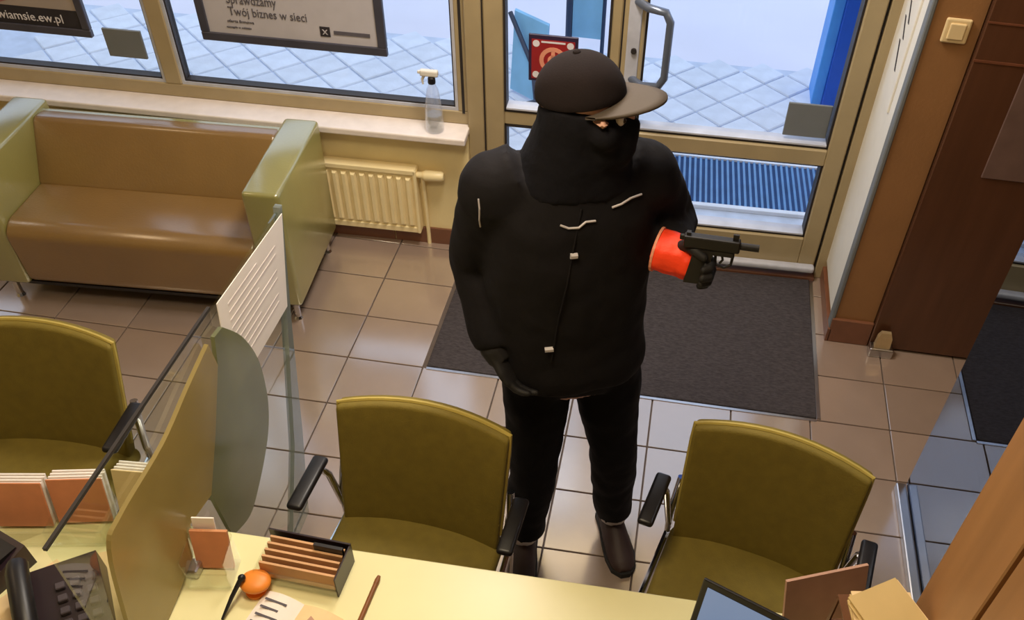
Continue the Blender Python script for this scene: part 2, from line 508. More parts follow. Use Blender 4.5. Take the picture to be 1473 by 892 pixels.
wb(MB().disc((-.842, -.052, 1.02), .011, .016, 14, 'y'), 'lock_cylinder', 'frame_d', leaf)

# grey plates stuck on the glass, red sign
def plate(s0, s1, z0, z1, label):
    return tag(wb(MB().box(s0, s1, -.006, .006, z0, z1, bev=.002), 'sticker_plate', 'greyplate'), label, 'plate')
plate(-3.005, -2.845, .765, .885, 'square grey plate on the left window pane beside the black poster')
p_ = MB().box(-.205, -.03, -.004, .007, .70, .845, bev=.002)
tag(wb(p_, 'sticker_plate', 'greyplate'), 'rectangular grey plate low in the right corner of the door glass', 'plate')
sg = wthing('warning_sign', 'square dark red sign with round emblem on the side glass behind the man', 'sign')
wb(MB().box(-1.255, -1.06, -.004, .006, .835, 1.03, bev=.002), 'sign_border', 'signedge', sg)
wb(MB().box(-1.243, -1.072, -.006, -.003, .847, 1.012), 'sign_face', 'red_sign', sg)
b = MB()
for k in range(24):
    a0, a1 = 2 * PI * k / 24, 2 * PI * (k + 1) / 24
    q = [(-1.157 + r_ * math.cos(a), -.007, .929 + r_ * math.sin(a)) for a, r_ in ((a0, .055), (a1, .055), (a1, .038), (a0, .038))]
    b.prism(q, (0, .002, 0))
b.disc((-1.157, -.007, .929), .022, .002, 20, 'y'); b.box(-1.165, -1.150, -.007, -.005, .929, .968)
wb(b, 'emblem', 'pink', sg)
for x in (-1.225, -1.09):
    for z in (.865, .995): wb(MB().disc((x, -.007, z), .014, .002, 12, 'y'), 'corner_mark', 'ink_white', sg)
wb(MB().box(-1.205, -1.11, -.007, -.005, 1.0, 1.007), 'sign_line', 'ink_white', sg)

# posters in the window
def frame_rect(mb, s0, s1, z0, z1, w, o0, o1):
    mb.box(s0, s1, o0, o1, z0, z0 + w, bev=.003); mb.box(s0, s1, o0, o1, z1 - w, z1, bev=.003)
    mb.box(s0, s0 + w, o0, o1, z0 + w, z1 - w, bev=.003); mb.box(s1 - w, s1, o0, o1, z0 + w, z1 - w, bev=.003)
po = wthing('framed_poster', 'framed pale advert with grey lettering in the middle window pane', 'poster')
fr = MB(); frame_rect(fr, -2.575, -1.822, .885, 1.95, .035, -.022, .0)
wb(fr, 'poster_frame', 'poster_frame', po)
wb(MB().box(-2.545, -1.852, -.014, -.002, .915, 1.92), 'poster_sheet', 'poster', po)
def wtext(name, body, size, m, parent, s, z, o, align='LEFT', sx=1):
    return text_obj(name, body, size, m, parent, (s, o, z), (PI / 2, 0, 0), align=align, sx=sx)
wtext('headline', 'Sprawdzamy', .055, 'ink', po, -2.445, 1.046, -.0155, sx=.72)
wtext('headline', 'Twój biznes w sieci', .050, 'ink', po, -2.445, .998, -.0155, sx=.80)
wtext('small_print', 'oferta firmowa', .018, 'ink', po, -2.458, .968, -.0155)
wtext('small_print', 'szczegóły w oddziale', .012, 'ink', po, -2.465, .945, -.0155)
lg = MB().box(-2.085, -2.045, -.0165, -.0135, .945, .985)
wb(lg, 'logo_square', 'ink_dark', po)
wtext('logo_cross', 'x', .045, 'poster', po, -2.076, .954, -.0172)
wb(MB().box(-2.030, -1.885, -.0165, -.0135, .957, .972), 'logo_word', 'ink', po)
pk = wthing('framed_poster', 'framed advert with a black band of white letters at far left of window', 'poster')
fr = MB(); frame_rect(fr, -3.82, -3.045, .845, 1.95, .032, -.022, .0)
wb(fr, 'poster_frame', 'poster_frame', pk)
wb(MB().box(-3.79, -3.075, -.014, -.002, .875, 1.92), 'poster_sheet', 'poster_warm', pk)
wb(MB().box(-3.788, -3.077, -.016, -.013, .877, .952), 'caption_band', 'ink_dark', pk)
wtext('caption', 'umawiamsie.ew.pl', .052, 'ink_white', pk, -3.145, .896, -.0172, align='RIGHT', sx=.95)
b = MB(); b.loft([[(-3.42 + .10 * math.cos(a) * k, q, 1.02 + .06 * math.sin(a) * k) for a in [2 * PI * i / 20 for i in range(20)]] for k, q in ((1, -.0145), (1, -.016))])
wb(b, 'poster_picture', 'poster_red', pk)

# ------------------------------------------------------------------ right side: recess, ochre wall, switch, brown door
wr = MB().box(1.952, 2.115, .485, 1.06, 0, CE).build('wall_side', 'ochre'); struct(wr)
MB().box(1.946, 1.953, .53, .955, .10, 2.3, bev=.002).build('recess_lining', 'white', wr)
MB().box(1.940, 1.956, .478, .53, .0, CE, bev=.004).build('corner_trim', 'greyplate', wr)
o = MB().box(1.938, 1.947, .62, .80, 1.0, 1.75, bev=.002).build('notice_board', 'white'); tag(o, 'narrow white notice sheet on the recess wall right of the door', 'notice')
b = MB()
for (y0, z0, y1, z1) in ((.76, 1.30, .70, 1.24), (.745, 1.36, .69, 1.30), (.74, 1.22, .68, 1.13)):
    b.prism([(.001, y0 - .70, z0 - 1.2), (.001, y0 - .685, z0 - 1.2), (.001, y1 - .685, z1 - 1.2), (.001, y1 - .70, z1 - 1.2)], (-.002, 0, 0))
q_ = b.build('notice_print', 'ink_dark', o, (1.937, .70, 1.2)); q_['kind'] = 'stuff'
b = MB(); b.box(1.945, 2.118, .470, .486, 0, .125, bev=.003); b.box(1.937, 1.953, .47, .90, 0, .07, bev=.002)
struct(b.build('baseboard_side', 'basetile'))
MB().box(2.115, 3.7, .49, 1.06, 0, CE).build('wall_side_far', 'brown', wr)
sw = thing('light_switch', 'cream light switch high on the ochre wall by the door', 'switch', (2.04, .485, 1.345))
MB().box(-.041, .041, -.012, 0, 0, .082, bev=.006, seg=2).build('switch_plate', 'switch', sw)
MB().box(-.026, .026, -.018, -.010, .014, .068, bev=.004, seg=2).build('rocker', 'switch', sw)
# brown glossy door beside the wall
d2 = thing('door_2', 'glossy dark red brown door right of the ochre wall', 'door', (2.12, .46, 0)); d2['kind'] = 'structure'; del d2['category']
MB().box(0, .92, 0, .03, .012, 2.1, bev=.003).build('door_leaf', 'brown', d2)
b = MB(); b.box(.17, .62, -.006, .002, .88, 1.75, bev=.002); b.build('door_panel', mat('smoky_door_panel', (112, 90, 84), .3), d2)
b = MB(); b.box(0, .92, -.003, .001, 1.43, 1.436); b.box(0, .92, -.003, .001, 1.30, 1.308); b.build('painted_gloss_streak', 'brown_glint', d2)  # lighter strips paint gloss reflections on to the leaf
cl = thing('floor_door_stop', 'small brass door clamp on the floor at the ochre wall corner', 'door stop', (2.165, .425, 0))
MB().box(-.05, .05, -.02, .03, .0, .045, bev=.006, seg=2).build('base', 'steel', cl)
b = MB(); b.loft([[(x * k, y * k + .005, z) for x, y in ((-.032, -.014), (.032, -.014), (.032, .014), (-.032, .014))] for z, k in ((.045, 1), (.10, .9), (.125, .6))])
b.build('cap', mat('brass_cap', (206, 182, 140), .3, metal=.5), cl)

# reflecting glass partition right
gp = thing('glass_partition', 'tall dark reflecting glass partition at the right with a steel floor rail', 'partition', (2.2, 0, 0))
MB().box(-.006, .006, -1.42, -.285, .03, 2.6).build('glass_panel', 'mirror', gp)
b = MB(); b.box(-.045, -.008, -1.42, -.285, 0, .034, bev=.006, seg=2); b.box(.008, .03, -1.42, -.285, 0, .034)
b.build('floor_rail', 'steel', gp)
MB().box(-.008, .008, -1.42, -.285, 2.6, 2.64).build('top_rail', 'steel', gp)

# oak cabinet at right, near the camera
cb = thing('oak_cabinet', 'tall light oak cabinet at the right end of the counter', 'cabinet', (1.822, -1.412, 0))
MB().box(.0, .36, -.98, 0, 0, 2.3).build('body', 'wood_d', cb)
MB().box(-.014, 0, -.185, 0.0, .02, 2.28, bev=.003).build('side_panel', 'wood', cb)
MB().box(-.014, 0, -.60, -.198, .02, 2.28, bev=.003).build('side_panel', 'wood', cb)
MB().box(-.014, 0, -.98, -.615, .02, 2.28, bev=.003).build('side_panel', 'wood', cb)

# unseen ceiling lights; the one over the entrance is added to replace daylight
for k, (x, y, wt, lcol) in enumerate(LAMPS):
    nm = ['over the counter', 'over the entrance floor, added in place of daylight', 'over the sofa corner', 'over the passage behind the glass'][k]
    t = thing('unseen_ceiling_light', 'unseen square white ceiling light panel ' + nm, 'ceiling light', (x, y, CE))
    fm = MB(); fm.box(-.30, .30, -.30, .30, -.03, 0, bev=.004)
    fm.build('housing', 'white', t)
    MB().box(-.27, .27, -.27, .27, -.034, -.030).build('diffuser', 'lamp', t)
    ld = bpy.data.lights.new('unseen_ceiling_light', 'AREA'); ld.shape = 'SQUARE'; ld.size = .5; ld.energy = wt; ld.color = lcol
    lo = bpy.data.objects.new('light_source', ld); lo.location = (0, 0, -.04); link(lo, t)

# ------------------------------------------------------------------ outside
struct(MB().box(-14, 14, 1.0, 30, -.2, -.035).build('street_ground', 'snow'))
pv = struct(wb(MB().box(-5.6, 1.2, .12, 2.05, -.12, -.03), 'pavement_bed', 'joint'))
pm = None; P_ = .195
cnt = 0
for i in range(-40, 40):
    for j in range(-40, 40):
        u, v = i * P_ + P_ / 2, j * P_ + P_ / 2
        s_, o_ = (u - v) * .7071 - 2.0, (u + v) * .7071 + 1.0
        if not (-4.4 < s_ < .55 and .25 < o_ < 2.0): continue
        if -.90 < s_ < .37 and o_ < 1.09: continue
        cnt += 1
        if pm is None:
            ob = MB().box(-P_ / 2 + .0045, P_ / 2 - .0045, -P_ / 2 + .0045, P_ / 2 - .0045, -.05, 0, bev=.006).build('paver', 'paver', pv)
            pm = ob.data
        else:
            ob = bpy.data.objects.new('paver', pm); link(ob, pv)
        ob.location = (s_, o_, -.018 + random.uniform(-.003, .003)); ob.rotation_euler = (0, 0, R(45))
gr = wthing('foot_grate', 'blue steel foot grate in the pavement outside the door', 'grate')
MB().box(-.74, .215, .50, .92, -.029, -.02).build('pit', 'grate_d', gr)
f = MB(); frame_rect
f.box(-.76, .235, .47, .50, -.03, -.008, bev=.002); f.box(-.76, .235, .92, .95, -.03, -.008, bev=.002)
f.box(-.76, -.74, .50, .92, -.03, -.008); f.box(.215, .235, .50, .92, -.03, -.008)
f.build('grate_frame', 'paver', gr)
sl = MB()
n = 34
for k in range(n):
    x = -.735 + k * .945 / (n - 1)
    sl.box(x - .006, x + .006, .50, .92, -.026, -.012)
o = sl.build('grate_bars', 'grate', gr); o['kind'] = 'stuff'
# blue pylon; its lit and shaded faces are painted as separate blues
py = thing('advertising_pylon', 'tall blue pylon with painted lit and shaded faces, standing outside right of the door', 'pylon', (2.11, 2.62, -.035))
MB().box(-.09, .2, -.09, .16, 0, 2.6, bev=.004).build('pylon_body', 'blue_shaded', py)
MB().box(-.15, -.09, -.06, .16, 0, 2.6, bev=.004).build('side_panel', 'blue_lit', py)
# folding sign and banner seen through the side glass
fs = thing('pavement_sign', 'pale blue folding sign with dark tubes outside behind the side glass', 'sign', (.33, 2.25, -.02))
b = MB(); b.prism([(-.12, .05, .02), (.10, -.1, .02), (.10, .05, .42), (-.12, .2, .42)], (.0, .03, 0)); b.build('sign_board', 'sheet_blue', fs)
b = MB(); b.tube([(-.14, .17, .42), (.02, .0, .2), (.06, -.10, .02)], .014, 8); b.tube([(-.02, -.12, .02), (.06, -.12, .05), (.2, -.12, .03)], .014, 8)
b.build('tube_leg', 'dark_blue', fs)
bn = thing('banner_stand', 'pale blue banner on a dark pole outside behind the red sign', 'banner', (.50, 2.6, -.035))
MB().tube([(0, 0, 0), (0, 0, 2.2)], .02, 10).build('pole', 'dark_blue', bn)
MB().box(.02, .19, -.006, .006, .25, 2.1).build('banner_cloth', 'sheet_blue', bn)
MB().tube([(.2, 0, .1), (.2, 0, 2.15)], .012, 8).build('edge_rod', 'dark_blue', bn)
b = MB(); b.disc((0.08, 0, 0), .2, .03, 20); b.build('base', 'dark_blue', bn)

# ------------------------------------------------------------------ mat
tag(MB().box(MATX0, MATX1, MATY0, MATY1, -.006, .008, bev=.003).build('door_mat', 'mat'), 'large charcoal ribbed mat on the floor before the entrance door', 'door mat')
b = MB(); b.box(MATX1 + .002, MATX1 + .016, MATY0, MATY1, -.004, .004); b.box(MATX0, MATX1, MATY0 - .014, MATY0 - .002, -.004, .003)
struct(b.build('trim_2', 'steel'))

# ------------------------------------------------------------------ radiator
rd = wthing('radiator', 'cream panel radiator under the window sill beside the sofa', 'radiator')
b = MB(); b.box(-2.55, -1.735, -.098, -.09, .095, .41); b.box(-2.55, -1.735, -.068, -.06, .095, .41)
b.build('panel', 'rad', rd)
for k in range(19):
    s = -1.765 - k * .0405
    q = MB(); q.loft([[(s - .013 * w_, -.100, z), (s + .013 * w_, -.100, z), (s + .007 * w_, -.114, z + dz), (s - .007 * w_, -.114, z + dz)] for z, w_, dz in ((.125, 1, .008), (.378, 1, -.008))])
    q.build('rib', 'rad', rd)
b = MB(); b.box(-2.55, -1.73, -.11, -.055, .392, .418, bev=.004); b.box(-1.742, -1.728, -.11, -.055, .085, .415, bev=.003); b.box(-2.55, -1.73, -.104, -.06, .083, .112, bev=.003)
b.build('casing', 'rad', rd)
b = MB()
b.tube([(-1.728, -.085, .385), (-1.705, -.085, .385), (-1.70, -.085, .385)], [.014, .016, .02], 14)
b.tube([(-1.70, -.085, .385), (-1.69, -.085, .385), (-1.62, -.085, .388), (-1.61, -.085, .388)], [.018, .024, .022, .016], 16)
smooth_by_angle(b.build('thermostat_valve', 'rad', rd))
b = MB(); b.tube([(-1.705, -.085, .385), (-1.705, -.075, .3), (-1.705, -.06, .05), (-1.705, -.06, 0)], .009, 8); b.build('pipe', 'rad', rd)

# ------------------------------------------------------------------ spray bottle on the sill
sb = wthing('spray_bottle', 'clear spray bottle with white trigger on the window sill', 'bottle')
def lathe(mb, c, prof, n=20):
    mb.loft([[(c[0] + r_ * math.cos(2 * PI * k / n), c[1] + r_ * math.sin(2 * PI * k / n), c[2] + z) for k in range(n)] for r_, z in prof]); return mb
bc = (-1.635, -.075, .608)
smooth_by_angle(lathe(MB(), bc, [(.034, 0), (.038, .006), (.038, .06), (.036, .10), (.029, .15), (.024, .185), (.015, .205), (.013, .215)]).build('bottle_body', 'plastic_clear', sb))
lathe(MB(), bc, [(.0345, .006), (.0345, .05), (.033, .075)]).build('liquid', 'acrylic', sb)
lathe(MB(), bc, [(.015, .212), (.016, .218), (.015, .235), (.010, .242)], 14).build('collar', 'chair_black', sb)
b = MB(); b.box(bc[0] - .045, bc[0] + .028, bc[1] - .012, bc[1] + .012, bc[2] + .242, bc[2] + .268, bev=.006, seg=2)
b.tube([(bc[0] - .028, bc[1], bc[2] + .245), (bc[0] - .038, bc[1], bc[2] + .225), (bc[0] - .036, bc[1], bc[2] + .205)], [.006, .006, .004], 8)
b.box(bc[0] - .055, bc[0] - .044, bc[1] - .006, bc[1] + .006, bc[2] + .25, bc[2] + .262, bev=.002)
b.build('trigger_head', 'white', sb)

# ------------------------------------------------------------------ sofa
so = thing('sofa', 'two-seat sage leatherette sofa under the window, warm light painted on seat and back', 'sofa', (-.88, .39, 0), R(4.0))
L2 = .49   # half inner width
def cushion(mb, prof, x0, x1, rnd=.02):
    """profile (y,z) extruded in x with eased ends"""
    cy = sum(p[0] for p in prof) / len(prof); cz = sum(p[1] for p in prof) / len(prof)
    rings = []
    for x, k in ((x0, .0), (x0 + rnd * .3, .7), (x0 + rnd, 1), (x1 - rnd, 1), (x1 - rnd * .3, .7), (x1, .0)):
        q = rnd * (1 - k) * .8
        ring = []
        for (y, z) in prof:
            dy, dz = y - cy, z - cz; l = math.hypot(dy, dz)
            ring.append((x, y - dy / l * q, z - dz / l * q))
        rings.append(ring)
    mb.loft(rings); return mb
def rounded(poly, r, n=4):
    out = []
    m = len(poly)
    for i in range(m):
        p0, p1, p2 = Vector(poly[i - 1]), Vector(poly[i]), Vector(poly[(i + 1) % m])
        a = (p0 - p1).normalized(); b = (p2 - p1).normalized()
        rad = min(r, (p0 - p1).length * .45, (p2 - p1).length * .45)
        A = p1 + a * rad; B = p1 + b * rad
        for k in range(n + 1):
            t = k / n
            q = (1 - t) ** 2 * A + 2 * t * (1 - t) * p1 + t ** 2 * B
            out.append((q.x, q.y))
    return out
q = cushion(MB(), rounded([(-.275, .10), (.06, .10), (.06, .395), (-.25, .40), (-.295, .36)], .045), -L2, L2, .012)
smooth_by_angle(q.build('seat_cushion', 'sofa_warm_lit', so), 50)
q = cushion(MB(), rounded([(.005, .385), (.10, .385), (.21, .625), (.13, .635)], .02), -L2, L2, .012)
smooth_by_angle(q.build('backrest', 'sofa_warm_lit', so), 50)
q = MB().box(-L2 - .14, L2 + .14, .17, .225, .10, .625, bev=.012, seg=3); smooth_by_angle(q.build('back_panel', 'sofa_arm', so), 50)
for sgn in (-1, 1):
    xa, xb = (L2, L2 + .145) if sgn > 0 else (-L2 - .145, -L2)
    q = MB().box(xa + .003, xb, -.285, .262, .10, .645, bev=.016, seg=3)
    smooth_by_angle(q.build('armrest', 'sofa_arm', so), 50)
MB().box(-L2 - .12, L2 + .12, -.26, .22, .085, .10).build('underframe', 'chair_black', so)
for x in (-L2 - .10, L2 + .10):
    for y in (-.24, .21):
        MB().tube([(x, y, .0), (x, y, .012), (x, y, .09)], [.02, .014, .014], 10).build('leg', 'chrome', so)

# ------------------------------------------------------------------ chairs
def make_chair(label):
    c = thing('visitor_chair', label, 'chair', (0, 0, 0), 0, 'olive visitor chairs at the counter')
    # backrest: curved upholstered slab
    NX, NZ = 12, 8
    b = MB()
    def sheet(off):
        g = []
        for k in range(NZ + 1):
            t = k / NZ
            row = []
            for i in range(NX + 1):
                x = -1 + 2 * i / NX
                hw = .236 - .012 * (1 - t) + .0 * t
                z = .455 + t * .375 + (.020 * (1 - x * x) if t > .99 else .020 * (1 - x * x) * t)
                y = .195 + .095 * t - .035 * x * x + off
                row.append((x * hw, y, z))
            g.append(row)
        return g
    A, B = sheet(-.022), sheet(.022)
    bm = b.b
    va = [[bm.verts.new(p) for p in r_] for r_ in A]; vb = [[bm.verts.new(p) for p in r_] for r_ in B]
    for k in range(NZ):
        for i in range(NX):
            bm.faces.new((va[k][i], va[k][i + 1], va[k + 1][i + 1], va[k + 1][i])); bm.faces.new((vb[k][i], vb[k + 1][i], vb[k + 1][i + 1], vb[k][i + 1]))
    for k in range(NZ):
        bm.faces.new((va[k][0], va[k + 1][0], vb[k + 1][0], vb[k][0])); bm.faces.new((va[k][NX], vb[k][NX], vb[k + 1][NX], va[k + 1][NX]))
    for i in range(NX):
        bm.faces.new((va[0][i], vb[0][i], vb[0][i + 1], va[0][i + 1])); bm.faces.new((va[NZ][i], va[NZ][i + 1], vb[NZ][i + 1], vb[NZ][i]))
    ed = [e for e in bm.edges if len(e.link_faces) == 2 and e.link_faces[0].normal.length >= 0]
    bmesh.ops.recalc_face_normals(bm, faces=bm.faces)
    sharp = [e for e in bm.edges if len(e.link_faces) == 2 and e.calc_face_angle(0) > R(50)]
    bmesh.ops.bevel(bm, geom=sharp, offset=.012, segments=3, affect='EDGES', profile=.6)
    bk = smooth_by_angle(b.build('backrest', 'chair', c), 60)
    pip = MB()
    pts = [(A[k][0][0] - .001, A[k][0][1] + .022, A[k][0][2]) for k in range(1, NZ)] + [(A[NZ][i][0], A[NZ][i][1] + .022, A[NZ][i][2] + .001) for i in range(NX + 1)] + [(A[k][NX][0] + .001, A[k][NX][1] + .022, A[k][NX][2]) for k in range(NZ - 1, 0, -1)]
    pip.tube(pts, .006, 6); pip.build('piping', 'chair_edge', bk)
    # seat
    b = MB(); b.box(-.235, .235, -.27, .19, .415, .468, bev=.022, seg=4)
    for v in b.b.verts:
        if v.co.z > .45: v.co.z += .012 * (1 - (v.co.x / .235) ** 2) * (1 - ((v.co.y + .04) / .23) ** 2)
    smooth_by_angle(b.build('seat', 'chair', c), 60)
    for sx in (-1, 1):
        # rear leg continues up as the back support; front leg carries the arm
        b = MB(); b.tube([(sx * .225, .25, 0), (sx * .245, .20, .40), (sx * .248, .20, .50), (sx * .240, .235, .62)], .0115, 10)
        smooth_by_angle(b.build('leg', 'chrome', c), 60)
        b = MB(); b.tube([(sx * .235, -.25, 0), (sx * .255, -.20, .40), (sx * .258, -.18, .43)], .0115, 10)
        smooth_by_angle(b.build('leg', 'chrome', c), 60)
        b = MB(); b.tube([(sx * .248, .195, .46), (sx * .268, .185, .60), (sx * .278, .165, .642), (sx * .283, .05, .648)], .010, 10)
        smooth_by_angle(b.build('arm_tube', 'chrome', c), 60)
        b = MB(); b.box(sx * .283 - .022, sx * .283 + .022, .015, .195, .645, .666, bev=.010, seg=3)
        smooth_by_angle(b.build('arm_pad', 'chair_black', c), 60)
        b = MB(); b.tube([(sx * .245, .20, .405), (sx * .256, -.19, .405)], .010, 8); b.build('side_rail', 'chrome', c)
    MB().tube([(-.245, -.05, .405), (.245, -.05, .405)], .010, 8).build('cross_rail', 'chrome', c)
    return c
ch = make_chair('olive chair in the middle, in front of the man at the counter')
ch.location = (.615, -1.222, 0); ch.rotation_euler = (0, 0, R(-4.4))
for lab, x, y, rz in (('olive chair at the right, between counter and glass partition', 1.515, -1.155, -13.0), ('olive chair at the left edge, behind the paper leaflets', -.50, -1.115, 2.0)):
    k = copy_tree(ch); k.location = (x, y, 0); k.rotation_euler = (0, 0, R(rz)); k['label'] = lab

# ------------------------------------------------------------------ counter
dk = thing('counter', 'long pale yellow service counter in the foreground', 'counter', (.3, -1.33, 0))
MB().box(-2.2, 1.50, -.95, 0, .712, .742, bev=.003).build('counter_top', 'desk', dk)
MB().box(-2.15, 1.45, -.60, -.57, .05, .712).build('front_panel', 'desk_side', dk)
for x in (-2.15, -.12, 1.42):
    MB().box(x, x + .03, -.9, -.3, 0, .712).build('leg_panel', 'desk_side', dk)

# divider: clear pane with olive frosted acrylic lower part (plane x = .2)
dv = thing('counter_divider', 'clear and olive frosted divider across the counter with wavy far edge', 'divider', (.2, -1.33, .742))
def dpoly(pts): return [(0, y + 1.33, z - .742) for y, z in pts]
def curve(pts, n=5):
    out = []; m = len(pts)
    for i in range(m - 1):
        p0, p1, p2, p3 = pts[max(i - 1, 0)], pts[i], pts[i + 1], pts[min(i + 2, m - 1)]
        for k in range(n):
            t = k / n
            out.append(tuple(.5 * (2 * p1[a] + (p2[a] - p0[a]) * t + (2 * p0[a] - 5 * p1[a] + 4 * p2[a] - p3[a]) * t * t + (3 * p1[a] - p0[a] - 3 * p2[a] + p3[a]) * t ** 3) for a in (0, 1)))
    out.append(pts[-1]); return out
far_edge = curve([(-1.06, 1.165), (-.995, 1.075), (-.955, .96), (-.956, .846), (-.982, .762), (-1.03, .70), (-1.11, .64), (-1.19, .606), (-1.28, .642)])
outer = far_edge + [(-1.30, .84), (-1.21, .96), (-1.12, 1.10), (-1.10, 1.17)]
MB().prism(dpoly(outer), (.010, 0, 0)).build('frosted_wing', 'frost2', dv)
inner = curve([(-1.13, 1.175), (-1.25, 1.15), (-1.382, 1.12), (-1.56, 1.115), (-1.62, 1.085), (-1.667, .90), (-1.70, .745)]) + [(-1.575, .745), (-1.43, .78), (-1.40, .862), (-1.30, .84), (-1.21, .96), (-1.12, 1.10)]
MB().prism(dpoly(inner), (.010, 0, 0)).build('frosted_panel', 'frost', dv)
pane = [(-.66, 1.205), (-.93, .30), (-1.0, .30), (-1.32, .60), (-1.32, .744), (-1.72, .744), (-1.72, 1.225)]
o = MB(); o.prism([(-.012, y + 1.33, z - .742) for y, z in pane], (.006, 0, 0)); o.build('glass_pane', 'screen_glass', dv)
o = MB(); o.prism([(-.016, y + 1.33, z - .742) for y, z in ((-1.055, 1.212), (-1.055, 1.220), (-1.72, 1.232), (-1.72, 1.224))], (.007, 0, 0)); o.build('top_seal', 'frame_d', dv)
o = MB(); o.prism([(-.018, y + 1.33, z - .742) for y, z in ((-.640, 1.215), (-.655, 1.215), (-.765, .86), (-.88, .52), (-1.04, .22), (-.90, .22), (-.815, .52), (-.735, .86))], (.018, 0, 0)); o.build('edge_strip', 'glass_edge', dv)
for y, z in ((-1.45, .742), (-1.62, .742)):
    MB().box(-.03, .03, y + 1.33 - .02, y + 1.33 + .02, 0, .03, bev=.004).build('foot_clamp', 'steel', dv)
pp = tag(MB().prism([(.203, y, z) for y, z in ((-1.046, 1.223), (-1.088, .958), (-.741, .952), (-.658, 1.201))], (.002, 0, 0)).build('paper_notice', 'paper'), 'white paper notice taped to the clear counter pane', 'notice')
b = MB()
for k in range(9):
    t = .12 + k * .085
    y0, z0 = -1.046 - .042 * t, 1.223 - .265 * t; y1, z1 = -.658 - .083 * t, 1.201 - .249 * t
    a, c_ = .12, (.85 if k % 3 else .55)
    A = (y0 + (y1 - y0) * a, z0 + (z1 - z0) * a); B = (y0 + (y1 - y0) * c_, z0 + (z1 - z0) * c_)
    b.prism([(.205, A[0], A[1]), (.205, B[0], B[1]), (.205, B[0], B[1] - .007), (.205, A[0], A[1] - .007)], (.0006, 0, 0))
b.build('printed_lines', mat('faint_print', (226, 216, 214), .8), pp)

# ------------------------------------------------------------------ things on the counter
DZ = .742
def rz(x, y, z, a): return Matrix.Translation((x, y, z)) @ Matrix.Rotation(R(a), 4, 'Z')
# leaflet bundles in a stepped holder at left
hd = thing('leaflet_holder', 'clear stepped leaflet holder at the left end of the counter', 'holder', (-.155, -1.385, DZ), R(10))
b = MB(); b.box(-.16, .13, -.06, .05, 0, .006, bev=.002); b.box(-.16, .13, -.055, -.050, .006, .05); b.box(-.16, .13, .045, .05, .006, .10)
b.box(-.16, -.156, -.055, .05, .006, .05); b.box(.126, .13, -.055, .05, .006, .05); b.box(-.004, 0, -.055, .05, .006, .05)
b.build('tray', 'acrylic', hd)
def bundle(label, x, y, w, a, tilt, h, cm, z=DZ + .008, th=.035):
    t = thing('leaflet_bundle', label, 'leaflets', (x, y, z), R(a), 'bundles of leaflets on the counter')
    Mx = Matrix.Rotation(R(tilt), 4, 'X')
    MB().box(-w / 2, w / 2, -.004, 0, 0, h, bev=.0008, M4=Mx).build('cover', cm, t)
    b = MB()
    for k in range(6):
        o_ = th * k / 6
        b.box(-w / 2 + .002 * (k % 2), w / 2 - .002 * (k % 3), .0015 + o_, o_ + th / 6, 0, h - .004 + .004 * (k % 2), M4=Mx)
    b.build('pages', 'paper', t)
    return t
bundle('orange leaflet bundle standing in the holder, left of the other bundle', -.225, -1.400, .125, 10, -14, .13, 'paper_pink')
bundle('orange leaflet bundle standing in the holder, right of the other bundle', -.095, -1.365, .125, 12, -14, .13, 'paper_pink')
bundle('wide pale leaflet bundle behind the glass divider', .062, -1.350, .145, 4, -16, .165, 'paper_warm', z=DZ + .001)
# stray papers
def sheet(label, x, y, a, w, h, m, z=DZ, th=.002, name='paper_sheet'):
    return tag(MB().box(-w / 2, w / 2, -h / 2, h / 2, 0, th, bev=.0004).build(name, m, None, (x, y, z + .0006), (0, 0, R(a))), label, 'paper')
sheet('cream paper sheet on the counter left of the divider', .05, -1.52, 25, .15, .21, 'paper_warm')
sheet('cream paper sheet under the black phone', -.10, -1.60, -30, .15, .21, 'paper_warm')
# black desk phone
ph = thing('desk_phone', 'black desk phone at the bottom left of the counter', 'phone', (-.01, -1.60, DZ + .004), R(35))
b = MB(); b.loft([[(-.09, -.09, 0), (.09, -.09, 0), (.09, .09, 0), (-.09, .09, 0)], [(-.088, -.088, .02), (.088, -.088, .02), (.088, .088, .075), (-.088, .088, .075)]])
b.build('phone_body', 'phone', ph); KEYM = mat('dark_grey_key', (70, 62, 70), .5)
b = MB(); b.tube([(-.06, -.10, .075), (-.06, -.07, .085), (-.06, .06, .115), (-.06, .09, .108)], [.022, .024, .024, .022], 12); smooth_by_angle(b.build('handset', 'chair_black', ph))
for i in range(3):
    for j in range(4):
        MB().box(-.005 + i * .03, .015 + i * .03, -.06 + j * .028, -.042 + j * .028, .03 + j * .0085, .042 + j * .0085, bev=.002).build('key', KEYM, ph)
# dark terminal at far left
tm = thing('card_terminal', 'dark card terminal at the far left edge of the counter', 'terminal', (-.24, -1.55, DZ), R(-20))
b = MB(); b.loft([[(-.06, -.09, 0), (.06, -.09, 0), (.06, .09, 0), (-.06, .09, 0)], [(-.058, -.088, .03), (.058, -.088, .03), (.058, .088, .07), (-.058, .088, .07)]]); b.build('terminal_body', 'phone', tm)
MB().box(-.045, .045, .02, .075, .055, .07, M4=Matrix.Rotation(R(0), 4, 'X')).build('display', 'chair_black', tm)
